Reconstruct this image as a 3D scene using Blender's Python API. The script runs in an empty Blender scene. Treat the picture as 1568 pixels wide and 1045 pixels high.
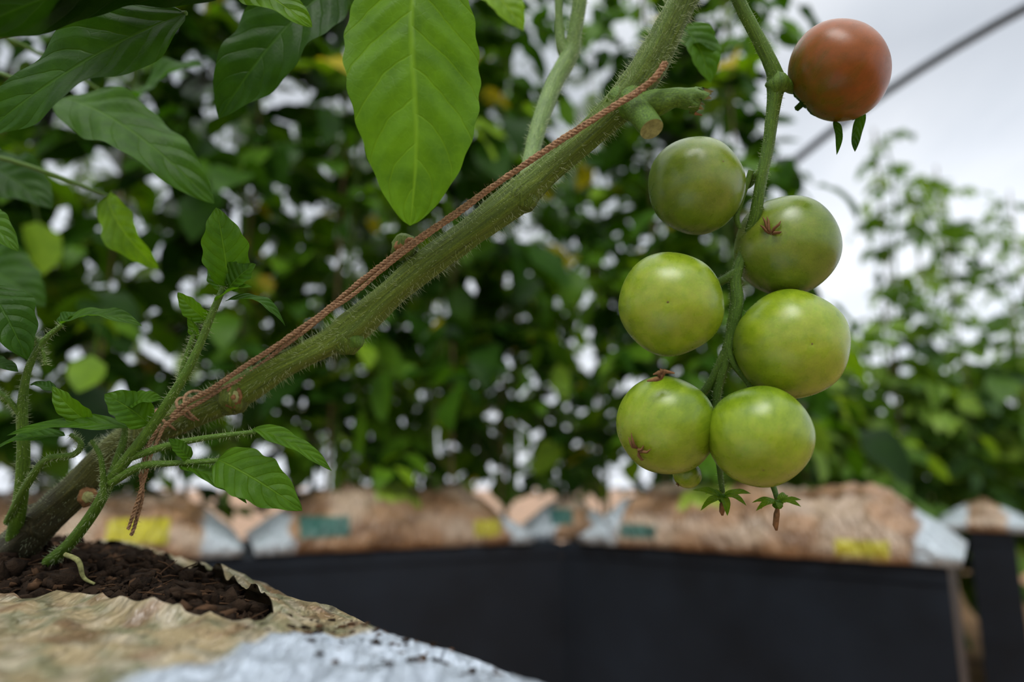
import bpy, math, random
from mathutils import Vector, Matrix, noise
random.seed(7)
CAMZ=0.75
F=1045.3
T=math.radians(10.7); CT=math.cos(T); ST=math.sin(T)
RIGHT=Vector((1,0,0)); UP=Vector((0,-ST,CT)); BACK=Vector((0,-CT,-ST))
def P(px,py,d):
    u=(px-784)/F*d; v=(522.7-py)/F*d
    return Vector((u, d*CT-v*ST, CAMZ+d*ST+v*CT))
def nz(x,y=0,z=0): return noise.noise(Vector((x,y,z)))
scene=bpy.context.scene
try:
    scene.view_settings.view_transform='Standard'
except Exception: pass

# ---------------------------------------------------------------- materials
def newmat(name):
    m=bpy.data.materials.new(name); m.use_nodes=True
    nt=m.node_tree; nt.nodes.clear()
    out=nt.nodes.new('ShaderNodeOutputMaterial')
    return m,nt,out
class N:
    def __init__(s,nt): s.nt=nt
    def n(s,t,**k):
        nd=s.nt.nodes.new(t)
        for a,b in k.items(): setattr(nd,a,b)
        return nd
    def l(s,a,b): s.nt.links.new(a,b)
    def math(s,op,a,b=None):
        nd=s.n('ShaderNodeMath',operation=op)
        for i,x in enumerate((a,b)):
            if x is None: continue
            if isinstance(x,(int,float)): nd.inputs[i].default_value=x
            else: s.l(x,nd.inputs[i])
        return nd.outputs[0]
    def ramp(s,fac,stops):
        nd=s.n('ShaderNodeValToRGB'); cr=nd.color_ramp
        while len(cr.elements)>1: cr.elements.remove(cr.elements[-1])
        cr.elements[0].position=stops[0][0]; cr.elements[0].color=(*stops[0][1],1)
        for p,c in stops[1:]:
            e=cr.elements.new(p); e.color=(*c,1)
        s.l(fac,nd.inputs[0]); return nd.outputs[0]
    def mix(s,fac,a,b,mode='MIX'):
        nd=s.n('ShaderNodeMixRGB',blend_type=mode)
        for i,x in enumerate((fac,a,b)):
            if isinstance(x,(int,float)): nd.inputs[i].default_value=x
            elif isinstance(x,tuple): nd.inputs[i].default_value=(*x,1)
            else: s.l(x,nd.inputs[i])
        return nd.outputs[0]
    def noise(s,vec,scale,detail=4,rough=.5):
        nd=s.n('ShaderNodeTexNoise'); nd.inputs['Scale'].default_value=scale
        nd.inputs['Detail'].default_value=detail; nd.inputs['Roughness'].default_value=rough
        if vec is not None: s.l(vec,nd.inputs['Vector'])
        return nd.outputs['Fac']
    def maprange(s,v,a,b,c,d):
        nd=s.n('ShaderNodeMapRange'); s.l(v,nd.inputs[0])
        for i,x in enumerate((a,b,c,d)): nd.inputs[i+1].default_value=x
        return nd.outputs[0]
    def bump(s,h,strength,dist):
        nd=s.n('ShaderNodeBump'); nd.inputs['Strength'].default_value=strength
        nd.inputs['Distance'].default_value=dist; s.l(h,nd.inputs['Height']); return nd.outputs[0]
    def pbsdf(s,col,rough=.5,spec=.5,normal=None,sss=0):
        nd=s.n('ShaderNodeBsdfPrincipled')
        if isinstance(col,tuple): nd.inputs['Base Color'].default_value=(*col,1)
        else: s.l(col,nd.inputs['Base Color'])
        if isinstance(rough,(int,float)): nd.inputs['Roughness'].default_value=rough
        else: s.l(rough,nd.inputs['Roughness'])
        nd.inputs['Specular IOR Level'].default_value=spec
        if normal is not None: s.l(normal,nd.inputs['Normal'])
        if sss:
            nd.inputs['Subsurface Weight'].default_value=sss
            nd.inputs['Subsurface Radius'].default_value=(.6,1,.2)
            nd.inputs['Subsurface Scale'].default_value=.003
        return nd

def leaf_mat(name,stops,veins=True,trans=.35,nscale=60,spec=.15):
    m,nt,out=newmat(name); g=N(nt)
    at=g.n('ShaderNodeAttribute',attribute_name='tint')
    tc=g.n('ShaderNodeTexCoord')
    base=g.ramp(at.outputs['Fac'],stops)
    nzv=g.noise(tc.outputs['Object'],nscale,3)
    dark=g.mix(1.0,base,g.ramp(nzv,[(.3,(.68,.72,.65)),(.7,(1.2,1.15,1.1))]),'MULTIPLY')
    col=dark; nrm=None
    if veins:
        sp=g.n('ShaderNodeSeparateXYZ'); g.l(tc.outputs['UV'],sp.inputs[0])
        a=g.math('MULTIPLY',g.math('ABSOLUTE',g.math('SUBTRACT',sp.outputs[1],.5)),2.0)
        wob=g.math('MULTIPLY',g.math('SUBTRACT',g.noise(tc.outputs['Object'],45,2),.5),.05)
        side=g.math('MULTIPLY',g.math('GREATER_THAN',sp.outputs[1],.5),.055)
        t=g.math('ADD',g.math('ADD',sp.outputs[0],wob),side)
        sk=g.math('ADD',g.math('MULTIPLY',a,.13),g.math('MULTIPLY',g.math('MULTIPLY',a,a),.11))
        q=g.math('MULTIPLY',g.math('SUBTRACT',t,sk),6.5)
        pp=g.math('PINGPONG',q,.5)
        lat=g.maprange(pp,.0,.045,1,0)
        mid=g.maprange(a,.015,.06,1,0)
        vor=g.n('ShaderNodeTexVoronoi',feature='DISTANCE_TO_EDGE'); vor.inputs['Scale'].default_value=190
        g.l(tc.outputs['Object'],vor.inputs['Vector'])
        fine=g.maprange(vor.outputs['Distance'],0,.10,1,0)
        mask=g.math('MAXIMUM',g.math('MAXIMUM',g.math('MULTIPLY',lat,.7),mid),g.math('MULTIPLY',fine,.13))
        veinc=g.mix(1.0,base,(1.8,1.5,2.2),'MULTIPLY')
        col=g.mix(g.math('MULTIPLY',mask,.7),dark,veinc)
        h=g.math('SUBTRACT',g.math('POWER',g.maprange(pp,0,.5,0,1),.6),g.math('MULTIPLY',mask,.6))
        nrm=g.bump(h,.7,.0011)
    p=g.pbsdf(col,.44,spec,nrm)
    tr=g.n('ShaderNodeBsdfTranslucent'); g.l(g.mix(1.0,col,(1.9,1.9,.3),'MULTIPLY'),tr.inputs[0])
    mx=g.n('ShaderNodeMixShader'); mx.inputs[0].default_value=trans
    g.l(p.outputs[0],mx.inputs[1]); g.l(tr.outputs[0],mx.inputs[2]); g.l(mx.outputs[0],out.inputs[0])
    return m
M_LEAF=leaf_mat('tomato_leaf_green',[(0,(.007,.024,.002)),(.4,(.034,.105,.006)),(.8,(.10,.225,.009)),(1,(.18,.34,.018))],trans=.4)
M_BGLEAF=leaf_mat('foliage_green',[(0,(.005,.020,.003)),(.45,(.030,.090,.007)),(.8,(.100,.22,.012)),(.95,(.20,.34,.02)),(1,(.46,.38,.03))],veins=False,trans=.38,nscale=20,spec=.15)
M_HAZE=leaf_mat('foliage_hazy_green',[(0,(.024,.06,.016)),(.5,(.095,.19,.033)),(1,(.23,.36,.06))],veins=False,trans=.4,nscale=20,spec=.15)  # paler foliage green: haze over the far plants is put into the colour

def stem_mat(name,stops,bsc=300,hstr=.5,rough=.5):
    m,nt,out=newmat(name); g=N(nt)
    tc=g.n('ShaderNodeTexCoord'); sp=g.n('ShaderNodeSeparateXYZ'); g.l(tc.outputs['UV'],sp.inputs[0])
    n1=g.noise(tc.outputs['Object'],55,5,.6)
    f=g.math('ADD',sp.outputs[0],g.math('MULTIPLY',g.math('SUBTRACT',n1,.5),.12))
    base=g.ramp(f,stops)
    mp=g.n('ShaderNodeMapping'); g.l(tc.outputs['UV'],mp.inputs[0]); mp.inputs['Scale'].default_value=(9,16,1)
    st=g.noise(mp.outputs[0],2.5,5,.65)
    col=g.mix(1,base,g.ramp(st,[(.3,(.42,.48,.4)),(.52,(.95,.95,.95)),(.7,(1.55,1.4,1.3))]),'MULTIPLY')
    n2=g.noise(tc.outputs['Object'],bsc*3,3,.7)
    col=g.mix(1,col,g.ramp(n2,[(.35,(.8,.8,.8)),(.7,(1.25,1.25,1.3))]),'MULTIPLY')
    h=g.math('ADD',st,g.math('MULTIPLY',n2,.4))
    p=g.pbsdf(col,rough,.3,g.bump(h,hstr,.003))
    g.l(p.outputs[0],out.inputs[0]); return m
M_STEM=stem_mat('vine_stem_skin',[(0,(.03,.025,.012)),(.11,(.05,.045,.018)),(.2,(.11,.12,.025)),(.35,(.125,.18,.016)),(.8,(.095,.16,.012)),(1,(.10,.175,.014))],hstr=.8)
M_GSTEM=stem_mat('green_stalk_skin',[(0,(.085,.17,.012)),(1,(.08,.16,.014))],hstr=.4)
M_PSTEM=stem_mat('pale_stalk_skin',[(0,(.16,.25,.07)),(1,(.13,.22,.05))],hstr=.2)

def simple(name,col,rough=.6,spec=.4,ns=None,var=.3,bs=0,bd=.001):
    m,nt,out=newmat(name); g=N(nt); tc=g.n('ShaderNodeTexCoord')
    n=g.noise(tc.outputs['Object'],ns or 40,5,.6)
    lo=tuple(c*(1-var) for c in col); hi=tuple(min(1,c*(1+var)) for c in col)
    c=g.ramp(n,[(.3,lo),(.7,hi)])
    p=g.pbsdf(c,rough,spec,g.bump(n,bs,bd) if bs else None)
    g.l(p.outputs[0],out.inputs[0]); return m
M_SCAR=simple('dried_brown',(.20,.10,.04),.8,.2,200,.5,.6)
M_DOT=simple('blossom_scar',(.13,.10,.03),.8,.2,200,.4)
M_PITH=simple('cut_pith',(.24,.24,.09),.7,.2,300,.4,.6)
M_TWINE=simple('jute_fibre',(.30,.18,.10),.95,.05,700,.6,.8,.0006)
M_SOIL=simple('potting_compost',(.020,.012,.007),.95,.12,90,.7,1,.004)
M_FIBRE=simple('bark_fibre',(.065,.035,.018),.9,.12,90,.6,.5)
M_PIPE=simple('dark_steel_pipe',(.04,.045,.05),.5,.4,10,.2)
M_PLANTER=simple('black_plastic_board',(.008,.012,.018),.5,.22,3,.45,.2,.01)
M_CANE=simple('bamboo_cane_skin',(.16,.12,.05),.6,.3,30,.3)
m,nt,out=newmat('stem_hair'); g=N(nt)
p=g.pbsdf((.66,.72,.48),.4,.4); tr=g.n('ShaderNodeBsdfTranslucent'); tr.inputs[0].default_value=(.75,.82,.55,1)
mx=g.n('ShaderNodeMixShader'); g.l(p.outputs[0],mx.inputs[1]); g.l(tr.outputs[0],mx.inputs[2]); g.l(mx.outputs[0],out.inputs[0]); M_HAIR=m

def bag_mat():
    m,nt,out=newmat('printed_bag_plastic'); g=N(nt)
    at=g.n('ShaderNodeAttribute',attribute_name='Col'); tc=g.n('ShaderNodeTexCoord')
    n=g.noise(tc.outputs['Object'],40,5,.6)
    col=g.mix(1,at.outputs['Color'],g.ramp(n,[(.32,(.80,.80,.79)),(.66,(1.1,1.1,1.1))]),'MULTIPLY')
    mp=g.n('ShaderNodeMapping'); g.l(tc.outputs['Object'],mp.inputs[0]); mp.inputs['Scale'].default_value=(22,8,8); mp.inputs['Rotation'].default_value=(0,0,.8)
    cr=g.noise(mp.outputs[0],1.6,4,.5)
    rid=g.math('ABSOLUTE',g.math('SUBTRACT',cr,.5))
    p=g.pbsdf(col,.28,.55,g.bump(rid,1.0,.05)); g.l(p.outputs[0],out.inputs[0]); return m
M_BAG=bag_mat()

def tomato_mat(name,stops,mott,spec=.5):
    m,nt,out=newmat(name); g=N(nt); tc=g.n('ShaderNodeTexCoord')
    sp=g.n('ShaderNodeSeparateXYZ'); g.l(tc.outputs['Object'],sp.inputs[0])
    mp=g.n('ShaderNodeMapping'); g.l(tc.outputs['Object'],mp.inputs[0]); mp.inputs['Scale'].default_value=(3,3,.9)
    st=g.noise(mp.outputs[0],1.6,4,.55)
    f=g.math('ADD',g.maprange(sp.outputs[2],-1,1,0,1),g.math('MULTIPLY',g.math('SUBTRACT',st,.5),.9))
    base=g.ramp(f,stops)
    sk=g.noise(tc.outputs['Object'],30,4,.75)
    pt=g.noise(tc.outputs['Object'],3.2,3,.6)
    col=g.mix(1,base,g.ramp(sk,[(.35,(1-mott,)*3),(.65,(1+mott,)*3)]),'MULTIPLY')
    col=g.mix(1,col,g.ramp(pt,[(.35,(.86,.88,.85)),(.65,(1.14,1.1,1.3))]),'MULTIPLY')
    rg=g.maprange(st,.3,.7,.24,.34)
    p=g.pbsdf(col,rg,spec,g.bump(sk,.05,.01),.2); g.l(p.outputs[0],out.inputs[0]); return m
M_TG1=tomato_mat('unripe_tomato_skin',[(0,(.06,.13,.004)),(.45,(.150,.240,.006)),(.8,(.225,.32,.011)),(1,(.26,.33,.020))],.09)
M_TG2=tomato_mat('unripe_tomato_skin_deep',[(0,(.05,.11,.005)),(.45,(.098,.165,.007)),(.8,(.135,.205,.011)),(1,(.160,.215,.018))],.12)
M_TR=tomato_mat('ripening_tomato_skin',[(0,(.10,.085,.005)),(.3,(.16,.075,.006)),(.6,(.23,.066,.007)),(1,(.24,.068,.008))],.07,.3)

# ---------------------------------------------------------------- mesh builder
class MB:
    def __init__(s): s.v=[];s.f=[];s.m=[];s.uv=[];s.t=[]
    def add(s,vs,fs,uvs=None,mat=0,tint=.5):
        o=len(s.v); s.v+=[tuple(x) for x in vs]
        s.f+=[tuple(i+o for i in f) for f in fs]; s.m+=[mat]*len(fs)
        s.uv+= uvs if uvs else [(0,0)]*len(vs)
        s.t+= tint if isinstance(tint,list) else [tint]*len(vs)
    def mesh(s,name,mats,smooth=True):
        me=bpy.data.meshes.new(name); me.from_pydata(s.v,[],s.f)
        for mm in mats: me.materials.append(mm)
        me.polygons.foreach_set('material_index',s.m)
        me.polygons.foreach_set('use_smooth',[smooth]*len(s.f))
        uvl=me.uv_layers.new(name='UVMap')
        li=[0]*len(me.loops); me.loops.foreach_get('vertex_index',li)
        flat=[]
        for i in li: flat+=s.uv[i]
        uvl.data.foreach_set('uv',flat)
        a=me.attributes.new('tint','FLOAT','POINT'); a.data.foreach_set('value',s.t)
        me.update(); return me
    def build(s,name,mats,smooth=True,parent=None):
        ob=bpy.data.objects.new(name,s.mesh(name,mats,smooth)); scene.collection.objects.link(ob)
        if parent: ob.parent=parent
        return ob
def empty(name):
    e=bpy.data.objects.new(name,None); scene.collection.objects.link(e); e.empty_display_size=.05; return e

def catmull(pts,n):
    pts=[tuple(p) for p in pts]
    out=[]; k=len(pts)
    for i in range(k-1):
        p0=pts[max(0,i-1)];p1=pts[i];p2=pts[i+1];p3=pts[min(k-1,i+2)]
        for j in range(n):
            t=j/n
            out.append(tuple(.5*((2*b)+(-a+c)*t+(2*a-5*b+4*c-d)*t*t+(-a+3*b-3*c+d)*t**3) for a,b,c,d in zip(p0,p1,p2,p3)))
    out.append(pts[-1]); return out
def frames(pts):
    n=len(pts); tans=[(pts[min(i+1,n-1)]-pts[max(i-1,0)]).normalized() for i in range(n)]
    ref=Vector((0,0,1)) if abs(tans[0].z)<.9 else Vector((1,0,0))
    x=(ref-tans[0]*ref.dot(tans[0])).normalized(); fr=[]
    for t in tans:
        x=(x-t*x.dot(t)).normalized(); fr.append((x,t.cross(x),t))
    return fr
def tube(mb,pts,radii,sides=10,mat=0,tint=.5,ridge=None,capmat=None,jag=0):
    pts=[Vector(p) for p in pts]; n=len(pts); fr=frames(pts)
    vs=[];fs=[];uv=[]
    for i,(p,(x,y,t)) in enumerate(zip(pts,fr)):
        for j in range(sides+1):
            a=2*math.pi*j/sides; r=radii[i]
            if ridge: r*=ridge(i/(n-1),a)
            vv=p+x*math.cos(a)*r+y*math.sin(a)*r
            if jag and i==n-1: vv=vv+t*jag*nz(math.cos(a)*3,math.sin(a)*3,p.x*99)
            vs.append(vv); uv.append((i/(n-1),j/sides))
    w=sides+1
    for i in range(n-1):
        for j in range(sides):
            fs.append((i*w+j,i*w+j+1,(i+1)*w+j+1,(i+1)*w+j))
    mb.add(vs,fs,uv,mat,tint)
    base=len(mb.v)-n*w
    for idx in (0,n-1):
        x,y,t=fr[idx]
        ring=[Vector(mb.v[base+idx*w+j]) for j in range(sides)]
        c=pts[idx]+(t if idx else -t)*radii[idx]*(.4 if capmat is None else -.2)
        vs2=[c]+ring; f2=[(0,1+j,1+(j+1)%sides) if idx else (0,1+(j+1)%sides,1+j) for j in range(sides)]
        mb.add(vs2,f2,[(idx/(n-1),0)]*len(vs2),(capmat if (capmat is not None and idx) else mat),tint)
def stube(mb,ctrl,n=8,**k):
    c=[(*P(a,b,d),w/2/F*d) for a,b,d,w in ctrl]
    s=catmull(c,n); tube(mb,[x[:3] for x in s],[max(1e-4,x[3]) for x in s],**k)
    return [Vector(x[:3]) for x in s],[x[3] for x in s]
def blob(mb,c,r,mat=0,sq=(1,1,1),rough=.15,seg=12,seed=0,tint=.5,uvx=.5):
    vs=[];fs=[];uv=[];rings=seg//2
    for i in range(rings+1):
        th=math.pi*i/rings
        for j in range(seg):
            ph=2*math.pi*j/seg; d=Vector((math.sin(th)*math.cos(ph),math.sin(th)*math.sin(ph),math.cos(th)))
            rr=r*(1+rough*nz(d.x*2+seed,d.y*2,d.z*2))
            vs.append(Vector(c)+Vector((d.x*sq[0],d.y*sq[1],d.z*sq[2]))*rr); uv.append((uvx+.02*i/rings,j/seg))
    for i in range(rings):
        for j in range(seg):
            fs.append((i*seg+j,(i+1)*seg+j,(i+1)*seg+(j+1)%seg,i*seg+(j+1)%seg))
    mb.add(vs,fs,uv,mat,tint)
def hairs(mb,pts,rads,count,lmin,lmax,mat=0,seed=1,r0=.0001,t0=0,t1=1):
    rnd=random.Random(seed); fr=frames(pts); n=len(pts)
    for _ in range(count):
        f=(t0+(t1-t0)*rnd.random())*(n-1.001); i=int(f); w=f-i
        p=pts[i].lerp(pts[i+1],w); r=rads[i]*(1-w)+rads[i+1]*w; x,y,t=fr[i]
        a=rnd.random()*6.283; d=x*math.cos(a)+y*math.sin(a)
        dd=(d+t*rnd.uniform(-.4,.4)+Vector((rnd.uniform(-.3,.3),)*3)).normalized(); L=rnd.uniform(lmin,lmax)
        b=p+d*r*.9; e=b+dd*(L+r*.1); s=dd.cross(Vector((.3,.5,.8))).normalized(); q=dd.cross(s)
        mid=b.lerp(e,.55)+Vector((0,0,-L*.06))
        vs=[b+s*r0,b-s*r0*.5+q*r0*.87,b-s*r0*.5-q*r0*.87,mid+s*r0*.7,mid-s*r0*.35+q*r0*.6,mid-s*r0*.35-q*r0*.6,e]
        mb.add(vs,[(0,1,4,3),(1,2,5,4),(2,0,3,5),(3,4,6),(4,5,6),(5,3,6)],None,mat)

def leaf(mb,base,tip,width,normal,bend=.08,fold=.2,nu=22,nv=10,mat=0,tint=.5,serr=.04,teeth=7,wav=.14,sa=.5,sb=.85,ph=0,sway=0):
    base=Vector(base); tip=Vector(tip); ax=tip-base; L=ax.length; d=ax.normalized()
    side=d.cross(Vector(normal)).normalized(); n=side.cross(d)
    pk=sa/(sa+sb); nrm=pk**sa*(1-pk)**sb
    vs=[];fs=[];uv=[]
    for i in range(nu+1):
        t=i/nu; c=base+ax*t+n*bend*L*4*t*(1-t)+side*sway*width*math.sin(t*math.pi*2)
        sh=(max(t,0.0)**sa*(1-t)**sb)/nrm
        for j in range(nv+1):
            s=2*j/nv-1; A=abs(s)
            w=width/2*sh
            ww=w*(1+serr*math.sin(t*teeth*6.283+(2 if s>0 else 0)+ph)*A**3)
            tt=t+(.055 if s>0 else 0)-.13*A-.11*A*A
            puck=-.035*math.cos(2*math.pi*6.5*tt)*math.sin(math.pi*min(1,A*1.05)) if nv>4 else 0
            z=fold*A+puck+wav*A*A*math.sin(t*11+ph+(2 if s>0 else 0))
            vs.append(c+side*ww*s+n*w*z); uv.append((t,(s+1)/2))
    W=nv+1
    for i in range(nu):
        for j in range(nv): fs.append((i*W+j,i*W+j+1,(i+1)*W+j+1,(i+1)*W+j))
    mb.add(vs,fs,uv,mat,tint)
def pleaf(mb,b0,t0,w,nrm,**k):
    B=P(*b0); Tt=P(*t0); d=(b0[2]+t0[2])/2
    leaf(mb,B,Tt,w/F*d,RIGHT*nrm[0]+UP*nrm[1]+BACK*nrm[2],**k)

# ---------------------------------------------------------------- near grow bag
AD=Vector((-.65,.76,0)).normalized(); BD=Vector((-.76,-.65,0)).normalized()
ORG=Vector((.166,.10,0)); Lb=1.10; Wb=.50; Bm=-.076; Hb=.108; Z0=.56
def bagpoint(a,b): return ORG+AD*a+BD*b
def prof(q): 
    r=min(1,abs(2*q-1)); return max(0,1-r**6.0)**.5
def taper(a,L):
    m=max(0,min(a,L-a)); return min(1,(m/.16))**.5
def ridged(x,y,z): return 1-abs(nz(x,y,z))*3
def neartop(a,b):
    q=(b-Bm)/Wb
    e=taper(a,Lb); z=Z0+.02+(Hb-.02)*prof(q)*e
    z+=.006*nz(a*9,b*9,1)*e
    z+=.0036*max(0,ridged(a*13+b*9,b*17-a*5,4))*e+.0030*max(0,ridged(a*30-b*12,b*34+a*16,9))*e
    z+=.0012*nz(a*45-b*30,b*20,7)*e
    return z
hp=[(.425,.03),(.42,.06),(.475,.088),(.53,.10),(.59,.135),(.66,.19),(.8,.26),(.95,.22),(1.0,.08),(.94,.025),(.72,-.005),(.55,.008)]
hc=[c for c in catmull([hp[-1]]+hp+[hp[0],hp[1]],8)][8:-8]
def inpoly(a,b):
    ins=False; n=len(hc); j=n-1
    for i in range(n):
        xi,yi=hc[i]; xj,yj=hc[j]
        if (yi>b)!=(yj>b) and a<(xj-xi)*(b-yi)/(yj-yi+1e-12)+xi: ins=not ins
        j=i
    return ins
def nearest(a,b):
    best=9;bp=None;n=len(hc)
    for i in range(n):
        x1,y1=hc[i];x2,y2=hc[(i+1)%n]; dx=x2-x1;dy=y2-y1; l=dx*dx+dy*dy+1e-12
        t=max(0,min(1,((a-x1)*dx+(b-y1)*dy)/l)); X=x1+t*dx;Y=y1+t*dy; D=math.hypot(a-X,b-Y)
        if D<best: best=D;bp=(X,Y)
    return best,bp
TAN=(.34,.265,.15); WHITE=(.47,.53,.61)
def lerp3(a,b,t): return tuple(x*(1-t)+y*t for x,y in zip(a,b))
def sst(x,a,b):
    t=max(0,min(1,(x-a)/(b-a))); return t*t*(3-2*t)
def nearcol(a,b):
    aa=a-.12
    c=lerp3(TAN,(.17,.175,.10),sst(nz(a*24,b*60,3)+.4*nz(a*80,b*90,3),-.1,.25)*.8)
    c=lerp3(c,(.47,.40,.29),sst(nz(a*40+5,b*90,8),.0,.35)*.7)
    c=lerp3(c,(.20,.11,.055),sst(nz(a*45+9,b*45,2),.1,.4)*.75)
    lim=.225+.025*math.sin(b*26+.4)+.015*nz(b*30,1,1)
    w=1-sst(aa,lim-.004,lim+.004)
    w=max(w,sst(a,Lb-.1,Lb-.09))
    return lerp3(c,WHITE,w)
def finish_bag(vs,fs,cols):
    me=bpy.data.meshes.new('grow_bag'); me.from_pydata(vs,[],fs); me.materials.append(M_BAG)
    me.polygons.foreach_set('use_smooth',[True]*len(fs))
    ca=me.color_attributes.new('Col','FLOAT_COLOR','POINT'); fl=[]
    for c in cols: fl+=[*c,1]
    ca.data.foreach_set('color',fl)
    ob=bpy.data.objects.new('grow_bag',me); scene.collection.objects.link(ob); return ob
def near_bag():
    na,nb=280,180; vs=[];cols=[];fs=[]
    A=[Lb*i/na for i in range(na+1)]; B=[Bm+Wb*(1-math.cos(math.pi*j/nb))/2 for j in range(nb+1)]
    ins=[[inpoly(a,b) for b in B] for a in A]
    for i,a in enumerate(A):
        for j,b in enumerate(B):
            aa,bb=a,b; lift=0
            if .38<a<1.04:
                D,bp=nearest(a,b)
                if ins[i][j]: aa,bb=bp; D=0
                lift=.007*math.exp(-(D/.010)**2)*(.5+.9*nz(aa*30,bb*30,3))
            p=bagpoint(aa,bb)+BD*(.006*nz(aa*8,2,2) if j in(0,nb) else 0)
            vs.append((p.x,p.y,neartop(aa,bb)+lift)); cols.append(nearcol(aa,bb))
    W=nb+1
    for i in range(na):
        for j in range(nb):
            if ins[i][j] and ins[i+1][j] and ins[i][j+1] and ins[i+1][j+1]: continue
            fs.append((i*W+j,i*W+j+1,(i+1)*W+j+1,(i+1)*W+j))
    o=len(vs)
    for i,a in enumerate(A):
        for j,b in enumerate(B):
            edge=i in(0,na) or j in (0,nb)
            p=bagpoint(a,b); vs.append((p.x,p.y,vs[i*W+j][2] if edge else Z0+.002)); cols.append(nearcol(a,b))
    for i in range(na):
        for j in range(nb): fs.append((o+i*W+j,o+(i+1)*W+j,o+(i+1)*W+j+1,o+i*W+j+1))
    finish_bag(vs,fs,cols)
near_bag()

def soilz(a,b):
    D,_=nearest(a,b); 
    if not inpoly(a,b): D=-D
    sa,sb=.691,.128
    m=.014*math.exp(-((a-sa)**2+(b-sb)**2)/.008)
    return neartop(a,b)-.010+.010*sst(D,0,.05)+m+.007*nz(a*25,b*25,5)+.006*nz(a*60,b*60,2)+.003*nz(a*140,b*140,2)
soil=MB(); st=.003; na=int(.66/st); nb=int(.32/st); vs=[];keep={}
for i in range(na):
    for j in range(nb):
        a=.39+i*st; b=-.03+j*st; D,_=nearest(a,b); ok=inpoly(a,b) or D<.008
        if ok:
            p=bagpoint(a,b); keep[(i,j)]=len(vs); vs.append((p.x,p.y,soilz(a,b)-(0 if inpoly(a,b) else .01)))
fs=[(keep[(i,j)],keep[(i,j+1)],keep[(i+1,j+1)],keep[(i+1,j)]) for (i,j) in keep if (i,j+1) in keep and (i+1,j+1) in keep and (i+1,j) in keep]
soil.add(vs,fs)
rnd=random.Random(3)
cnt=0
while cnt<5200:
    a=rnd.uniform(.41,.95); b=rnd.uniform(-.01,.25)
    if not inpoly(a,b): continue
    cnt+=1; r=rnd.choice([.0008,.0012,.0018,.0025,.0035]) if rnd.random()<.9 else rnd.uniform(.004,.007)
    p=bagpoint(a,b); blob(soil,(p.x,p.y,soilz(a,b)+r*.3),r,0 if rnd.random()<.85 else 1,(rnd.uniform(.6,1.4),rnd.uniform(.6,1.4),rnd.uniform(.7,1.1)),1.3,6,rnd.random()*50)
for _ in range(700):
    a=rnd.uniform(.41,.9); b=rnd.uniform(-.01,.24)
    if not inpoly(a,b): continue
    p=bagpoint(a,b); z=soilz(a,b)+.002; an=rnd.random()*6.3; L=rnd.uniform(.004,.014)
    d=Vector((math.cos(an),math.sin(an),rnd.uniform(-.3,.5)))*L
    q=Vector((p.x,p.y,z)); tube(soil,[q-d,q+Vector((0,0,.001)),q+d],[.0004,.0007,.0003],4,1)
for _ in range(190):
    if rnd.random()<.5:
        a=rnd.gauss(.40,.022); b=rnd.gauss(.025,.018)
    else:
        a=rnd.gauss(.33,.035); b=rnd.gauss(.0,.022)
    if inpoly(a,b) or b<Bm+.015: continue
    r=rnd.choice([.0005,.0005,.0008,.0008,.0012,.0018]); p=bagpoint(a,b)
    blob(soil,(p.x,p.y,neartop(a,b)+r*.3),r,0 if rnd.random()<.6 else 1,(1.5,.8,.6),1.2,6,rnd.random()*50)
soil.build('potting_soil',[M_SOIL,M_FIBRE],True)

# ---------------------------------------------------------------- planter boxes & far bags
def box(mb,c,dx,dy,z0,z1,u,mat=0,bev=.006):
    v=Vector((-u.y,u.x,0)); vs=[]
    for z,ins in ((z0,0),(z1-bev,0),(z1,bev)):
        for (s,t) in ((ins,ins),(dx-ins,ins),(dx-ins,dy-ins),(ins,dy-ins)):
            q=Vector(c)+u*s+v*t; vs.append((q.x,q.y,z))
    fs=[(3,2,1,0),(8,9,10,11)]
    for k in (0,4):
        for j in range(4): fs.append((k+j,k+(j+1)%4,k+4+(j+1)%4,k+4+j))
    mb.add(vs,fs,None,mat)
def planter(c,dx,dy,u,h=Z0):
    u=Vector((u[0],u[1],0)).normalized(); mb=MB(); v=Vector((-u.y,u.x,0)); c=Vector((c[0],c[1],0))
    box(mb,c,dx,dy,0,h-.03,u)
    box(mb,c-v*.004,dx,dy+.008,h-.034,h,u)
    return mb.build('planter_box',[M_PLANTER],False)
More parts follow.
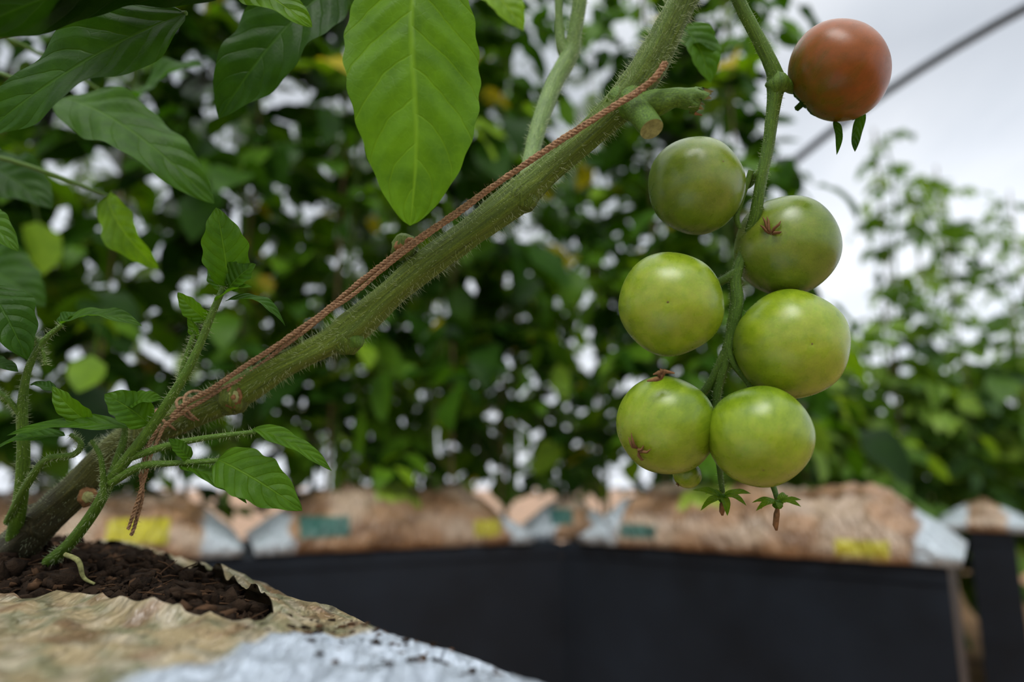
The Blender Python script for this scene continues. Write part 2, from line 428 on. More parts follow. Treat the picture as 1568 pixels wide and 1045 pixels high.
def vfar_bag(origin,u,L,W=.36,H=.125,patches=(),z0=Z0,seed=0,wl=.075,wr=.075):
    u=Vector((u[0],u[1],0)).normalized(); v=Vector((-u.y,u.x,0)); o=Vector((origin[0],origin[1],0))
    na,nb=150,70; vs=[];cols=[];fs=[]
    for side in (0,1):
        for i in range(na+1):
            a=L*i/na
            for j in range(nb+1):
                q=(1-math.cos(math.pi*j/nb))/2; b=W*q; e=taper(a,L)**1.5; r=min(1,abs(2*q-1)); pr=max(0,1-r**3.0)**.5
                sag=1-.22*math.exp(-((a/L-.5)/.12)**2)*(seed%2)+.28*nz(a*5+seed,1,1)
                zt=z0+.02+(H-.02)*pr*e*sag+(.014*nz(a*8+seed,b*9,1)+.010*ridged(a*9+b*6+seed,b*10-a*5,4)+.011*ridged(a*22,b*12+seed,seed)+.006*ridged(a*40-b*30,b*40+seed,seed))*e*pr
                z=zt if side==0 or j in (0,nb) or i in(0,na) else z0+.002
                p=o+u*a+v*(b+(.018*nz(a*7,seed,1)+.012*nz(a*22,seed,1))*(1 if q<.5 else -1)); vs.append((p.x,p.y,z))
                c=lerp3((.36,.21,.11),(.20,.11,.055),sst(nz(a*12+seed,b*8+z*30,2),-.1,.3))
                c=lerp3(c,(.52,.40,.29),sst(nz(a*7,b*9+z*9,seed+5),.0,.35)*.75)
                lim=wl+.025*nz(b*9+seed,z*20,1)+.25*max(0,b-.03)*(1 if wl>.1 else 0); lr=wr+.025*nz(b*9,z*20+seed,3)
                w=max(1-sst(a,lim,lim+.012),sst(a,L-lr-.015,L-lr)); c=lerp3(c,(.48,.54,.58),w)
                for (a0,a1,z1,z2,pc) in patches:
                    if a0<a<a1 and z1<(z-z0)/H<z2 and b<.16: c=lerp3(c,pc,.9)
                    if z1>1 and a0<a<a1 and .04<b<.24: c=lerp3(c,pc,.75)
                cols.append(c)
    W_=nb+1; o2=(na+1)*W_
    for s in (0,1):
        for i in range(na):
            for j in range(nb):
                k=s*o2+i*W_+j; f=(k,k+W_,k+W_+1,k+1); fs.append(f if s==0 else f[::-1])
    return finish_bag(vs,fs,cols)
TEAL=(.008,.12,.10); YEL=(.50,.46,.02); LIME=(.30,.50,.03)
q0=bagpoint(.06,-.02); planter((q0.x,q0.y),.98,.39,(AD.x,AD.y))
UL=Vector((.783,.344,0)).normalized(); VL=Vector((-UL.y,UL.x,0)); CL=Vector((.133,1.904,0))
oL=CL-UL*2.0; planter((oL.x,oL.y),2.0,.40,(UL.x,UL.y))
UR=Vector((.738,-.497,0)).normalized(); VR=Vector((-UR.y,UR.x,0)); CR=Vector((.133,1.904,0))
planter((CR.x,CR.y),.88,.40,(UR.x,UR.y))
planter((1.434,2.22),.118,.9,(.84,-.54)); 
def onL(s,t): return CL-UL*s+VL*t
def onR(s,t): return CR+UR*s+VR*t
p=onL(.78,-.01); vfar_bag((p.x,p.y),UL,.70,.38,.125,((.10,.21,.28,.66,TEAL),(.28,.40,1.5,2,LIME),(.53,.60,.2,.5,YEL)),seed=2)
p=onL(1.50,-.02); vfar_bag((p.x,p.y),UL,.70,.38,.125,((.43,.55,.3,.7,YEL),(.15,.24,.3,.7,TEAL)),seed=5)
p=onL(.07,.05); vfar_bag((p.x,p.y),(.98,.05),.26,.36,.12,((.06,.12,.35,.7,TEAL),),seed=8)
p=onR(.06,-.02); vfar_bag((p.x,p.y),UR,.85,.38,.13,((.12,.21,.16,.42,TEAL),(.26,.37,1.5,2,LIME),(.62,.72,.1,.35,YEL)),seed=12,wl=.11)
vfar_bag((1.36,2.25),(.84,-.54),.26,.5,.08,(),seed=20)

# ---------------------------------------------------------------- background plants
def compound(mb,start,ang,L,rnd,size,tint,elev=.3,nl=4,mat=0,smat=1,zmin=0):
    out=Vector((math.cos(ang),math.sin(ang),0)); pts=[]
    sag=rnd.uniform(.5,1.2)
    for i in range(7):
        t=i/6; pts.append(start+out*L*t*(1-.12*t)+Vector((0,0,max(L*(elev*t-sag*t*t*.8),zmin-start.z+.05))))
    tube(mb,pts,[.003*(1-.6*i/6) for i in range(7)],4,smat,.5)
    side=Vector((-out.y,out.x,0))
    for k in range(nl+1):
        if k==nl: t=1
        else: t=.3+.62*k/nl
        f=t*5.999; i=int(f); p=pts[i].lerp(pts[i+1],f-i); d=(pts[i+1]-pts[i]).normalized()
        for sg in ((-1,1) if k<nl else (0,)):
            s=size*rnd.uniform(.5,1.35)*(1.25 if sg==0 else .65+.35*math.sin(math.pi*(t*.8+.1)))
            dr=(d*(.6 if sg else 1)+side*sg*1.0+Vector((rnd.uniform(-.3,.3),rnd.uniform(-.3,.3),rnd.uniform(-1.1,.0)))).normalized()
            nrm=Vector((rnd.uniform(-.8,.8),rnd.uniform(-.8,.8),1))
            tt=max(0,min(.93,tint+rnd.uniform(-.22,.22)))
            if rnd.random()<.012: tt=1
            wd=s*rnd.uniform(.45,.68)
            if p.z+dr.z*s<zmin: continue
            leaf(mb,p,p+dr*s,wd,nrm,bend=rnd.uniform(-.02,.16),fold=rnd.uniform(0,.35),nu=5,nv=2,mat=mat,tint=tt,serr=.0,wav=.12,ph=rnd.random()*6)
def plant_mesh(name,h,foliage0,step,size,rl,seed,leafm,wob=.05,nl=4,cane=True,zmin=0):
    rnd=random.Random(seed); mb=MB(); pts=[]; n=24
    for i in range(n+1):
        t=i/n; pts.append(Vector((wob*nz(t*3,seed,0),wob*nz(t*3,seed,5),h*t)))
    tube(mb,pts,[.011-.007*i/n for i in range(n+1)],6,1)
    if cane: tube(mb,[Vector((.03,.02,0)),Vector((.028,.0,h*1.02))],[.005,.004],6,2)
    z=foliage0; ang=rnd.random()*6
    while z<h:
        f=z/h*n*.999; i=int(f); p=pts[i].lerp(pts[i+1],f-i); tz=z/h
        L=rl*rnd.uniform(.6,1.25)*(1-.35*max(0,(tz-.75)/.25))
        compound(mb,p,ang,L,rnd,size*(1-.3*max(0,(tz-.7)/.3)),.47+.7*nz(z*4,seed*3,ang)+rnd.uniform(-.2,.25),rnd.uniform(.1,.8),nl,zmin=zmin)  # tint noise paints lit and dark patches into the foliage
        ang+=2.4+rnd.uniform(-.5,.5); z+=step*rnd.uniform(.6,1.4)*(1+3.0*max(0,nz(z*5,seed*7,2)))
    return mb.mesh(name,[leafm,M_GSTEM,M_CANE])
BED=[plant_mesh('bedplant%d'%i,1.9,.14,.028,.110,.28,10+i,M_BGLEAF,zmin=.04) for i in range(5)]
GRD=[plant_mesh('groundplant%d'%i,2.5,.66,.033,.112,.30,30+i,M_BGLEAF,zmin=.6) for i in range(4)]
SPR=[plant_mesh('tallplant%d'%i,2.1,.5,.036,.075,.20,50+i,M_HAZE,.12,4) for i in range(3)]
LOW=[plant_mesh('lowplant%d'%i,1.25,.3,.026,.11,.30,60+i,M_HAZE) for i in range(2)]
prn=random.Random(11)
def place(me,x,y,z,s=1):
    ob=bpy.data.objects.new('tomato_plant',me); scene.collection.objects.link(ob)
    ob.location=(x,y,z); ob.rotation_euler=(0,0,prn.random()*6.28); ob.scale=(s,s,s*prn.uniform(.95,1.05))
k=0
for s in (.04,.30,.56,.84,1.12,1.42,1.74):
    p=onL(s,.2+.05*math.sin(s*17)); place(BED[k%5],p.x,p.y,Z0+.10); k+=1
for s,t in ((.20,.22),(.42,.28)):
    p=onR(s,t); place(BED[k%5],p.x,p.y,Z0+.10,.95); k+=1
for (x,y) in ((-1.9,1.8),(-1.5,2.2),(-1.1,2.35),(-.72,2.5),(-.35,2.65),(.0,2.8),(.38,2.8),(.75,2.85)):
    place(GRD[k%4],x,y,0); k+=1
for (x,y) in ((-.6,3.0),(.25,3.3),(1.0,3.5)):
    place(GRD[k%4],x,y,0,.93); k+=1
for (x,y,s) in ((1.72,2.95,1.0),(1.95,3.1,.93),(2.3,3.5,1.0),(1.15,3.0,.9),(2.75,3.6,.92),(2.5,3.0,.8),(1.5,3.6,.85)): place(SPR[k%3],x,y,0,s*1.12); k+=1
for (x,y) in ((1.05,2.55),(1.3,2.75),(1.6,2.9),(1.9,2.85),(2.15,2.9),(2.45,3.2),(2.0,3.3),(1.5,3.4),(2.8,3.4),(1.3,3.9),(1.9,4.1),(2.6,4.3),(3.1,4.2),(3.4,5),(2.4,5.2),(1.6,5)): place(LOW[k%2],x,y,0,1.08+.1*math.sin(x*9)); k+=1
for (x,y) in ((-1.7,-1.5),(-.9,-1.8),(0,-1.9),(.9,-1.8),(1.7,-1.4),(-1.9,-.4),(-2.0,.6)):  # unseen plants behind and beside the camera, added to block fill light
    place(GRD[k%4],x,y,0,.78); k+=1

# ---------------------------------------------------------------- tomatoes
def tomato(name,px,py,r,d,scar,mat,bits=0,squash=.95,roll=0):
    R=r/F*d; dx=(scar[0]-px)/r; dy=-(scar[1]-py)/r; q=max(.05,1-dx*dx-dy*dy)
    dirv=(RIGHT*dx+UP*dy+BACK*math.sqrt(q)).normalized()
    mb=MB(); seg,rings=80,56; vs=[];fs=[]
    for i in range(rings+1):
        th=math.pi*i/rings
        for j in range(seg):
            ph=2*math.pi*j/seg; rr=1+.012*math.cos(5*ph+roll)*math.sin(th)**2+.03*nz(math.cos(ph)*math.sin(th)+roll,math.sin(ph)*math.sin(th),math.cos(th))
            z=math.cos(th)*squash
            if th<.35: z-= .02*(1-th/.35)**2
            if th>math.pi-.45: z+= .14*((th-math.pi+.45)/.45)**2
            vs.append((math.sin(th)*math.cos(ph)*rr,math.sin(th)*math.sin(ph)*rr,z*rr))
    for i in range(rings):
        for j in range(seg): fs.append((i*seg+j,(i+1)*seg+j,(i+1)*seg+(j+1)%seg,i*seg+(j+1)%seg))
    mb.add(vs,fs)
    top=vs[0][2]
    blob(mb,(0,0,top-.004),.026,2,(1,1,.35),.6,8,px)
    rr=random.Random(px)
    for b in range(bits):
        a=rr.random()*6.28; p0=Vector((.03*math.cos(a),.03*math.sin(a),top)); e=Vector((math.cos(a),math.sin(a),0))
        L=rr.uniform(.16,.34)
        pts=[p0,p0+e*L*.3+Vector((0,0,.07)),p0+e*L*.7+Vector((.03,0,.08)),p0+e*L+Vector((0,.04,.02))]
        tube(mb,pts,[.022,.034,.026,.006],5,1)
    for b in range(5):
        a=b*1.2566; e=Vector((math.cos(a),math.sin(a),0)); s=Vector((0,0,-squash+.10))
        leaf(mb,s,s+e*.5+Vector((0,0,.02)),.14,Vector((0,0,-1)),bend=.12,fold=.2,nu=6,nv=4,mat=3,tint=.4,serr=0)
    tube(mb,[Vector((0,0,-squash+.12)),Vector((0,0,-squash-.10))],[.07,.06],8,3)
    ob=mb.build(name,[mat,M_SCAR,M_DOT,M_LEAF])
    ob.location=P(px,py,d); ob.scale=(R,R,R); ob.rotation_euler=dirv.to_track_quat('Z','Y').to_euler(); return ob
tomato('ripening_tomato',1284,109,77,.46,(1335,62),M_TR,0,.90)
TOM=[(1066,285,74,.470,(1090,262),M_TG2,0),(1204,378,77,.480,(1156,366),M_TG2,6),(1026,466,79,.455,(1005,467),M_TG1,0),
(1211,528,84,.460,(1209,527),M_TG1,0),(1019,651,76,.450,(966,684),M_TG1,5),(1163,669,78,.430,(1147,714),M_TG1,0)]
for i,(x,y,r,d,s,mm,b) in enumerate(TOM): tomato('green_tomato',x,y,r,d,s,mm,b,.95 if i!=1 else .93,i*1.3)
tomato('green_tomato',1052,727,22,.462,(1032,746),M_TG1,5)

# ---------------------------------------------------------------- truss stalk
truss=empty('tomato_truss')
tr=MB()
tp,trd=stube(tr,[(1108,-60,.452,19),(1130,0,.452,19),(1160,58,.455,20),(1183,105,.458,23),(1188,130,.46,27),(1184,165,.461,20),(1177,220,.463,18),(1166,275,.464,17),(1157,330,.468,18),(1140,385,.478,16),(1127,425,.476,17),(1129,465,.474,20),(1120,510,.474,16),(1110,555,.474,16),(1098,605,.474,13),(1098,680,.472,10),(1106,755,.468,8)],n=8,sides=14,mat=0,ridge=lambda t,a:1+.06*math.sin(3*a+t*6)+.07*nz(t*60,a,1))
def ped(c,n=6): 
    return stube(tr,c,n=n,sides=10,mat=0,ridge=lambda t,a:1+.05*nz(t*20,a*2,1))
blob(tr,P(1190,128,.459),18/F*.46,0,(1,1,.9),.3,14,3)
P1=ped([(1190,127,.459,22),(1205,131,.463,20),(1222,135,.475,18),(1262,125,.492,15)])
P2=ped([(1167,262,.464,14),(1155,272,.468,12),(1140,285,.478,13),(1100,285,.492,11)])
P3=ped([(1158,315,.468,14),(1180,340,.488,12),(1200,360,.51,10)])
P3b=ped([(1150,262,.465,9),(1132,318,.468,8),(1128,335,.468,9),(1133,350,.468,6)])
P4=ped([(1130,415,.476,13),(1115,425,.477,14),(1102,432,.479,13),(1060,450,.487,10)])
P5=ped([(1124,475,.474,14),(1118,520,.476,11),(1150,540,.49,11),(1195,535,.495,9)])
P6=ped([(1110,540,.474,13),(1098,565,.474,11),(1080,598,.476,12),(1050,630,.484,10)])
P7=ped([(1112,530,.474,14),(1125,560,.470,11),(1148,588,.466,12),(1165,625,.463,10)])
P8=ped([(1098,660,.472,9),(1085,690,.476,9),(1072,700,.478,10),(1060,712,.472,7)])
P9=ped([(1098,640,.474,9),(1140,700,.476,8),(1178,735,.465,9),(1190,765,.455,8)])
tr.build('truss_stalk',[M_GSTEM],parent=truss)
th=MB(); hairs(th,tp,trd,1200,.001,.0030,seed=4,r0=.00008)
for q in (P2,P4,P6,P7): hairs(th,q[0],q[1],90,.001,.002,seed=5,r0=.00008)
th.build('truss_stalk_hairs',[M_HAIR],parent=truss)
def calyx(px,py,d,rr,seed,drop):
    mb=MB(); rnd=random.Random(seed); c=P(px,py,d)
    for i in range(7):
        a=i*2*math.pi/7+rnd.uniform(-.15,.15); e=RIGHT*math.cos(a)+BACK*math.sin(a)*.8+UP*rnd.uniform(-.45,.2)
        L=rr/F*d*rnd.uniform(.85,1.2)
        leaf(mb,c,c+e*L,L*.30,UP+BACK*.6,bend=rnd.uniform(.1,.25),fold=.3,nu=8,nv=4,mat=0,tint=.85,serr=0)
    blob(mb,c+UP*-.001,8/F*d,0,(1,1,.9),.2,10,seed,.8)
    for i in range(4):
        w=rnd.uniform(-5,5); tube(mb,[c-UP*.002,P(px+w*.5,py+drop*.4,d-.002),P(px+w,py+drop*.8,d-.001),P(px+w*.6,py+drop,d)],[.0010,.0017,.0013,.0004],6,1)
    mb.build('calyx_with_dried_flower',[M_LEAF,M_SCAR],parent=truss)
calyx(1107,762,.460,40,1,28); calyx(1191,771,.448,40,2,42)
cb=MB()
for (b,t,w,bn) in (((1277,186,.468),(1281,238,.462),13,.15),((1322,170,.472),(1309,233,.465),17,-.15)):
    pleaf(cb,b,t,w,(0,0,1),bend=bn,fold=.5,tint=.35,serr=0,nu=14,nv=6)
pleaf(cb,(1300,182,.47),(1315,176,.47),10,(0,0,1),tint=.25,serr=0,nu=8,nv=4)
for i in range(5):
    a=[(1010,578),(998,584),(1024,572),(1016,570),(1004,574)][i]
    tube(cb,[P(1012,580,.425),P((a[0]+1012)/2,a[1]-3,.421),P(a[0]+(a[0]-1010)*.6,a[1],.423)],[.0012,.0016,.0005],6,1)
cb.build('sepals_and_dried_petals',[M_LEAF,M_SCAR],parent=truss)

# ---------------------------------------------------------------- main vine
vine=empty('tomato_vine')
vs_=MB()
def dz(px): return .52+(px/1060)*(.435-.52)
SP=[(-22,905,62),(5,862,60),(45,818,55),(85,780,52),(125,742,50),(165,700,48),(205,672,50),(255,650,47),(305,630,45),(360,604,50),(430,562,40),(500,527,40),(540,502,50),(600,450,40),(650,408,45),(720,357,42),(790,304,50),(840,260,40),(900,208,41),(950,160,48),(985,115,52),(1010,70,48),(1030,30,44),(1062,-30,43),(1110,-110,42),(1130,-220,40),(1120,-330,36)]
VP,VR_=stube(vs_,[(a,b,dz(a),w) for a,b,w in SP],n=14,sides=44,mat=0,ridge=lambda t,a:1+.06*math.sin(4*a+t*9)+.03*math.sin(7*a-t*5)+.06*nz(t*40,math.cos(a)*1.5,math.sin(a)*1.5)+.02*nz(t*160,math.cos(a)*3,math.sin(a)*3))
def vb(px,py,r,off,mat=0,sq=(1,1,1),rough=.3,uv=.6): blob(vs_,P(px,py,dz(px)-off),r/F*dz(px),mat,sq,rough,20,px,uvx=uv)
vb(357,609,25,.006,uv=.3); vb(356,609,15,.0135,2,(1,.5,1)); vb(357,609,9,.0165,3,(1,.5,1)); vb(357,609,4,.0185,2,(1,.4,1))
vb(533,520,23,.001); vb(545,522,13,.004,4); vb(620,380,20,.0); vb(614,378,11,.007,1,(1,.6,.8)); vb(628,372,8,.009,1)
vb(798,300,25,0); vb(455,520,10,.0); vb(135,762,14,.012,1,(1,.5,1)); vb(135,762,8,.016,3,(1,.5,1)); vb(60,800,28,.0,0,uv=.1);vb(215,668,30,0,0,uv=.22)
stube(vs_,[(940,150,.444,40),(975,165,.436,44),(1005,158,.428,40),(1035,150,.425,30),(1058,152,.424,34),(1072,156,.424,38)],n=8,sides=26,mat=4,capmat=3,jag=.012,ridge=lambda t,a:1+.09*nz(t*8,math.cos(a)*2,math.sin(a)*2)+(.15*math.sin(5*a) if t>.8 else 0))
stube(vs_,[(965,150,.438,42),(980,172,.428,40),(993,190,.420,38),(998,198,.417,37)],n=6,sides=24,mat=4,capmat=3)
for i in range(9):
    y=138+i*4.5; tube(vs_,[P(1064,y,.424),P(1072+random.uniform(-2,6),y+random.uniform(-3,3),.423)],[.0011,.0003],5,3 if i%2 else 1)
vs_.build('vine_stem',[M_STEM,M_SCAR,M_SCAR,M_PITH,M_GSTEM],parent=vine)
hm=MB(); hairs(hm,VP,VR_,3800,.0022,.0072,seed=2,t0=.2,t1=.93,r0=.00010); hairs(hm,VP,VR_,1100,.001,.003,seed=8,t0=.03,t1=.25,r0=.00009)
hm.build('stem_hairs',[M_HAIR],parent=vine)
pb=MB(); a_,b_=stube(pb,[(800,300,.47,22),(812,245,.5,24),(826,190,.52,26),(848,130,.54,27),(872,85,.55,28),(880,50,.55,22),(888,0,.55,22),(895,-90,.55,22)],n=8,sides=16)
stube(pb,[(872,92,.55,22),(860,70,.55,18),(856,30,.55,13),(855,-60,.55,12)],n=6,sides=12)
hairs(pb,a_,b_,700,.002,.005,mat=1,seed=6)
pb.build('pale_side_branch',[M_PSTEM,M_HAIR],parent=vine)

# jute twine
tw=MB()
def rope(ctrl,plyr=.0009,hel=.0009,pitch=.009,fuzz=400,seed=0):
    s=catmull([tuple(P(a,b,d)) for a,b,d in ctrl],60); pts=[Vector(x) for x in s]
    rs=[pts[0]]
    for i in range(1,len(pts)):
        if (pts[i]-rs[-1]).length>=.0009: rs.append(pts[i]+Vector((0,0,.0008*nz(i*.02,seed,1))))
    fr=frames(rs); L=0
    plies=[[],[],[]]
    for i,p in enumerate(rs):
        if i: L+=(rs[i]-rs[i-1]).length
        x,y,t=fr[i]; hh=hel*(1+.35*nz(i*.05,seed,4))
        for k in range(3):
            a=2*math.pi*(L/pitch+k/3); plies[k].append(p+x*math.cos(a)*hh+y*math.sin(a)*hh)
    for k in range(3): tube(tw,plies[k],[plyr*(1+.45*nz(i*.15,k,seed)) for i in range(len(rs))],6,0)
    hairs(tw,rs,[.0014]*len(rs),fuzz,.001,.0045,seed=seed+3,r0=.00008)
def td(px,o=.019): return dz(px)-o
rope([(1018,96,td(1018,.022)),(1004,118,td(1004,.026)),(985,133,td(985,.024)),(940,163,td(940,.022)),(860,213,td(860,.02)),(780,268,td(780,.021)),(700,324,td(700,.019)),(640,366,td(640,.021)),(585,405,td(585)),(530,450,td(530,.012)),(480,490,td(480,.008)),(420,532,td(420,.010)),(365,568,td(365,.014)),(325,596,td(325,.018)),(285,618,td(285,.02)),(262,640,td(262,.02))],plyr=.001,hel=.001,seed=1,fuzz=600)
rope([(1020,98,td(1018,.018)),(1010,112,td(1004,.022)),(980,140,td(985,.024)),(935,168,td(940,.022)),(855,219,td(860,.02)),(775,273,td(780,.019)),(700,329,td(700,.020)),(640,371,td(640,.022)),(590,410,td(585,.02)),(540,452,td(530,.016)),(500,480,td(480,.012)),(440,528,td(420,.008)),(380,573,td(365,.010)),(330,603,td(325,.016)),(290,625,td(285,.02)),(250,655,td(262,.022))],plyr=.0008,hel=.0008,seed=2,fuzz=400)
for k,(cx,cy) in enumerate(((306,622),(296,628),(262,645))):
    cc=P(cx,cy,dz(cx)); ax=(P(cx+30,cy-20,dz(cx))-cc).normalized(); x=ax.cross(BACK).normalized(); y=ax.cross(x); pts=[]
    for i in range(41):
        a=i/40*2*math.pi; pts.append(cc+(x*math.cos(a)+y*math.sin(a))*.0122+ax*.004*math.sin(a+k))
    tube(tw,pts,[.0011]*41,7,0)
rope([(245,650,.475),(225,690,.470),(216,725,.468),(218,760,.468),(208,800,.47),(200,822,.47)],seed=5,plyr=.0007,hel=.0007,fuzz=140)
rope([(250,655,.475),(230,700,.467),(222,730,.466),(210,770,.466),(196,812,.468)],seed=6,plyr=.0007,hel=.0007,fuzz=140)
tw.build('jute_twine',[M_TWINE])

# ---------------------------------------------------------------- hanging leaf & overhead leaves
hl=MB()
pleaf(hl,(640,-75,.425),(628,346,.41),206,(.12,.35,1),bend=.05,fold=-.14,nu=70,nv=32,tint=.76,serr=.018,teeth=9,wav=.09,sa=.5,sb=.72,sway=.03)
stube(hl,[(640,-71,.425,8),(655,-120,.43,10),(760,-210,.44,13),(940,-240,.445,14),(1128,-215,.436,15)],n=8,sides=10,mat=1)
hl.build('tomato_leaf',[M_LEAF,M_GSTEM])
ov=MB()
q=bagpoint(.93,.2); base=Vector((q.x,q.y,neartop(.93,.2)-.02)); top=P(-260,-150,.60); 
pth=catmull([tuple(base),tuple(base.lerp(top,.4)+Vector((-.03,0,0))),tuple(base.lerp(top,.8)),tuple(top),tuple(top+Vector((.05,0,.15)))],10)
tube(ov,pth,[.011]*len(pth),14,1)
anchor=lambda z:min((Vector(x) for x in pth),key=lambda v:abs(v.z-z))
OV=[((400,-60,.40),(-70,60,.37),140,(0,.9,-.5),.02,.12,.2),
((380,-70,.43),(60,40,.40),120,(0,1,.2),.02,.12,.2),
((285,20,.44),(-30,210,.42),135,(.35,.6,.85),.30,.05,.18),
((520,-30,.54),(335,182,.52),125,(.3,.5,.9),.20,.08,.25),
((335,-45,.44),(478,42,.43),70,(-.2,.6,.8),.7,.06,.18),
((95,150,.60),(328,312,.55),105,(.2,.6,.8),.45,.10,.1),
((165,300,.60),(243,412,.58),60,(-.5,.3,.8),.85,.12,.3),
((-60,310,.5),(28,386,.48),50,(0,.8,.6),.5,.1,.2),
((-40,250,.7),(80,320,.66),90,(.2,.6,.8),.25,.1,.2),
((200,170,.75),(310,100,.7),80,(.2,.6,.7),.35,.1,.2),
((-60,400,.8),(70,470,.75),100,(.2,.6,.7),.4,.1,.2)]
for i,(b,t,w,nm,ti,bn,fo) in enumerate(OV):
    pleaf(ov,b,t,w,nm,bend=bn,fold=fo,nu=40,nv=16,tint=ti,serr=.04,teeth=5,wav=.25,ph=i,sb=.75)
    B=P(*b); An=anchor(B.z+.02); mid=B.lerp(An,.5)+Vector((0,0,.03))
    c=catmull([tuple(B),tuple(mid),tuple(An)],8); tube(ov,c,[.0015+.0015*i/16 for i in range(len(c))],8,1)
ov.build('tomato_plant',[M_LEAF,M_GSTEM])
ov2=MB()
pleaf(ov2,(735,-30,.62),(802,48,.6),62,(0,.5,.9),tint=.95,nu=20,nv=8)
pleaf(ov2,(1045,38,.56),(1088,128,.55),66,(.2,.3,1),tint=.5,bend=.1,fold=.3)
pleaf(ov2,(1050,60,.56),(1102,80,.55),40,(.2,.6,.8),tint=.45)
stube(ov2,[(735,-30,.62,6),(790,-60,.58,8),(893,-75,.55,10)],n=6,sides=8,mat=1)
stube(ov2,[(1048,42,.56,7),(1045,10,.54,8),(1050,-20,.45,10)],n=6,sides=8,mat=1)
ov2.build('vine_leaves',[M_LEAF,M_GSTEM],parent=vine)

# ---------------------------------------------------------------- side shoots at the vine base
ss=MB()
def S(c,**k): 
    r=stube(ss,c,n=7,sides=12,mat=1,**k); hairs(ss,r[0],r[1],int(100+len(c)*40),.0015,.0045,mat=2,seed=int(c[0][0])+5,r0=.00009); return r
S([(75,862,.50,20),(105,835,.485,18),(140,790,.475,17),(165,745,.468,16),(180,705,.465,13),(190,670,.465,10),(192,640,.465,6)])
S([(160,745,.468,17),(205,690,.46,17),(245,635,.455,15),(280,580,.45,14),(305,530,.45,12),(325,480,.45,11),(345,435,.452,9)])
S([(270,600,.452,9),(285,550,.452,9),(300,505,.455,8),(310,480,.46,5)])
S([(170,740,.465,13),(215,715,.46,12),(265,710,.455,9),(335,706,.45,8)])
S([(190,705,.462,12),(250,685,.458,11),(310,672,.455,9),(390,662,.45,7)])
S([(20,830,.51,22),(32,760,.49,20),(36,690,.48,18),(34,630,.475,15),(42,570,.47,11),(65,525,.47,9),(95,498,.47,7)])
S([(12,800,.50,12),(40,745,.47,12),(70,705,.46,10),(112,697,.46,9),(124,680,.46,8),(108,666,.46,6)])
S([(34,640,.475,9),(10,610,.47,8),(-20,590,.47,7)])
S([(160,765,.465,9),(155,705,.46,8),(140,675,.46,6)])
S([(70,560,.47,6),(62,530,.47,6),(40,505,.47,5)])
LV=[((350,440,.452),(331,318,.45),66,(.5,.1,.9),.45,.10,.5),
((350,442,.45),(392,405,.452),46,(.3,.6,.7),.40,.1,.4),
((345,445,.452),(322,396,.46),26,(-.5,.2,.8),.35,.1,.3),
((332,462,.45),(386,440,.44),26,(0,.9,.4),.45,.1,.3),
((345,462,.45),(437,500,.45),30,(.2,.9,.35),.30,.22,.3),
((318,492,.455),(272,448,.45),30,(-.5,.5,.7),.5,.1,.4),
((310,520,.455),(290,480,.452),20,(-.5,.5,.7),.5,.1,.4),
((387,657,.45),(508,722,.44),34,(.2,.85,.5),.5,.08,.3),
((333,704,.45),(463,783,.435),78,(-.15,.7,.75),.5,.10,.15),
((275,712,.455),(378,772,.45),32,(.2,.9,.45),.45,.1,.3),
((290,705,.455),(258,672,.45),24,(0,.8,.6),.45,.1,.3),
((95,496,.47),(218,500,.46),44,(.1,.9,.42),.40,.12,.25),
((92,498,.47),(120,478,.48),26,(0,.9,.4),.3,.1,.3),
((-20,440,.47),(42,552,.46),80,(.5,.5,.7),.2,.12,.2),
((-30,560,.47),(28,570,.46),34,(.1,.9,.4),.2,.1,.2),
((142,652,.46),(80,592,.455),36,(-.4,.5,.8),.55,.1,.3),
((200,655,.46),(10,668,.45),34,(.0,.85,.5),.42,.08,.25),
((228,650,.458),(160,604,.452),54,(-.1,.7,.7),.45,.12,.3),
((200,620,.458),(250,612,.452),30,(-.1,.7,.7),.45,.12,.3),
((100,668,.46),(-10,690,.455),32,(0,.9,.45),.35,.1,.3),
((85,600,.46),(45,590,.47),18,(0,.9,.45),.2,.1,.3),
((128,905,.48),(72,912,.47),22,(0,.8,.6),.8,.1,.2)]
for i,(b,t,w,nm,ti,bn,fo) in enumerate(LV):
    pleaf(ss,b,t,w,nm,bend=bn,fold=fo,nu=36,nv=12,tint=ti+.08,serr=.06,teeth=4,wav=.18,ph=i*1.7)
stube(ss,[(100,850,.47,7),(120,860,.465,8),(128,885,.465,6),(145,895,.465,4)],n=6,sides=8,mat=3)
ss.build('side_shoots',[M_LEAF,M_GSTEM,M_HAIR,M_PITH],parent=vine)

# ---------------------------------------------------------------- polytunnel
Aax=Vector((.727,.687,0)); Cax=Vector((-.687,.727,0)); HW=3.2; HH=2.68; C0=-.3
def tun(A,th,off=0): 
    q=Aax*A+Cax*(C0+(HW+off)*math.cos(th)); return Vector((q.x,q.y,(HH+off)*math.sin(th)))
cv=MB(); vs=[];fs=[]; na,nt_=60,48; A0,A1=-4,18
for i in range(na+1):
    for j in range(nt_+1):
        vs.append(tun(A0+(A1-A0)*i/na,math.pi*j/nt_,.03))
W=nt_+1
for i in range(na):
    for j in range(nt_): fs.append((i*W+j,i*W+j+1,(i+1)*W+j+1,(i+1)*W+j))
cv.add(vs,fs)
for A in (A0,A1):
    vs=[tun(A,math.pi*j/nt_,.03) for j in range(nt_+1)]; cv.add(vs,[tuple(range(nt_+1))])
m,nt,out=newmat('polythene_film'); g=N(nt); tc=g.n('ShaderNodeTexCoord')
mp=g.n('ShaderNodeMapping'); g.l(tc.outputs['Object'],mp.inputs[0]); mp.inputs['Scale'].default_value=(1,.5,1.6)
nn=g.noise(mp.outputs[0],1.1,4,.5)
tl=g.n('ShaderNodeBsdfTranslucent'); tl.inputs[0].default_value=(.9,.92,.95,1)
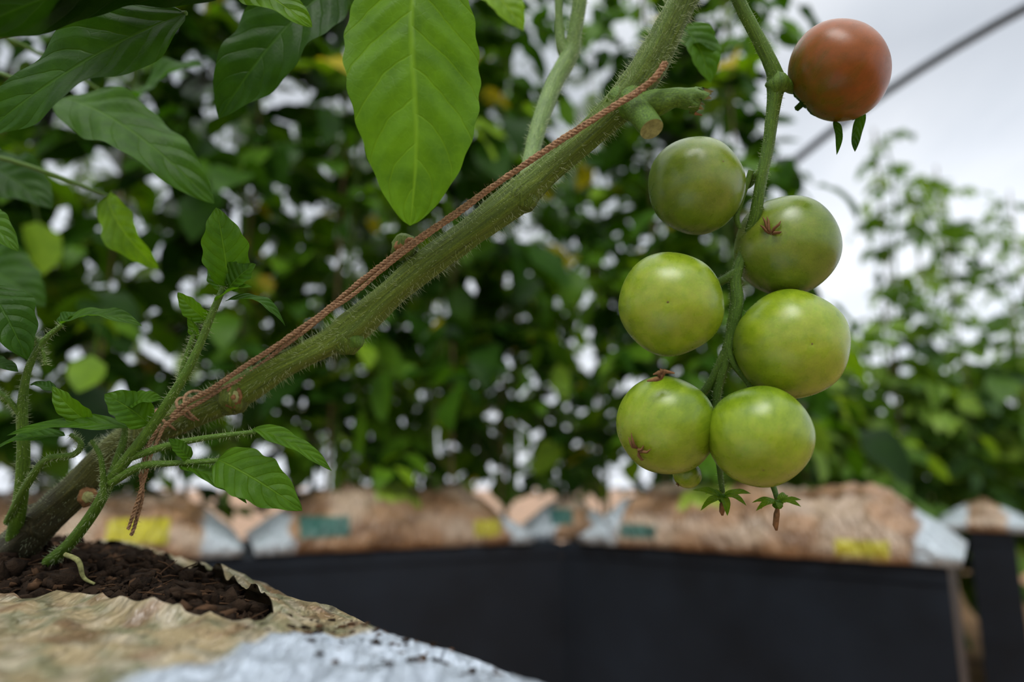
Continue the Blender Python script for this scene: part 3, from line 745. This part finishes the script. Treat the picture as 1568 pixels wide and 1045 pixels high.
tp_=g.n('ShaderNodeBsdfTransparent'); g.l(g.ramp(nn,[(.3,(.78,.81,.85)),(.7,(1,1,1))]),tp_.inputs[0])
mx=g.n('ShaderNodeMixShader'); mx.inputs[0].default_value=.15
g.l(tp_.outputs[0],mx.inputs[1]); g.l(tl.outputs[0],mx.inputs[2]); g.l(mx.outputs[0],out.inputs[0])
cv.build('polytunnel_cover',[m])
for A in (-2.7,.26,3.258,13):
    hb=MB(); pts=[tun(A,math.pi*j/64) for j in range(65)]; tube(hb,pts,[.021]*65,12,0); hb.build('polytunnel_hoop',[M_PIPE])

# ground
gr=MB(); n=60; vs=[];fs=[]
for i in range(n+1):
    for j in range(n+1):
        x=-15+30*i/n; y=-8+36*j/n; vs.append((x,y,.015*nz(x*2,y*2,0)-.01))
for i in range(n):
    for j in range(n): fs.append((i*(n+1)+j,(i+1)*(n+1)+j,(i+1)*(n+1)+j+1,i*(n+1)+j+1))
gr.add(vs,fs); gr.build('ground',[simple('trodden_earth',(.34,.20,.11),.95,.1,4,.4,.5,.02)])

# ---------------------------------------------------------------- light
w=bpy.data.worlds.new('overcast'); scene.world=w; w.use_nodes=True; nt=w.node_tree; nt.nodes.clear(); g=N(nt)
tc=g.n('ShaderNodeTexCoord'); sp=g.n('ShaderNodeSeparateXYZ'); g.l(tc.outputs['Generated'],sp.inputs[0])
col=g.ramp(sp.outputs[2],[(0,(.92,.95,1)),(.3,(.82,.85,.90)),(.5,(.46,.485,.53)),(.72,(.8,.8,.8)),(1,(1,1,1))])
cl=g.noise(tc.outputs['Generated'],2.2,4,.5)
col=g.mix(1,col,g.ramp(cl,[(.3,(.84,.86,.88)),(.7,(1.08,1.08,1.08))]),'MULTIPLY')
bg=g.n('ShaderNodeBackground'); g.l(col,bg.inputs[0])
g.l(g.maprange(sp.outputs[2],.5,1,1.25,2.3),bg.inputs[1])
o=g.n('ShaderNodeOutputWorld'); g.l(bg.outputs[0],o.inputs[0])
sd=bpy.data.lights.new('sun_behind_cloud','SUN'); sd.energy=2.2; sd.angle=math.radians(26); sd.color=(1,.98,.94)
so=bpy.data.objects.new('sun_behind_cloud',sd); scene.collection.objects.link(so)
so.rotation_euler=Vector((-.10,-.60,1)).normalized().to_track_quat('Z','Y').to_euler()

cam=bpy.data.cameras.new('camera'); co=bpy.data.objects.new('camera',cam); scene.collection.objects.link(co)
co.location=(0,0,CAMZ); co.rotation_euler=(math.radians(90)+T,0,0); cam.lens=24; cam.sensor_width=36; cam.clip_start=.01
cam.dof.use_dof=True; cam.dof.focus_distance=.45; cam.dof.aperture_fstop=2.5
scene.camera=co
print('done',len(bpy.data.objects))
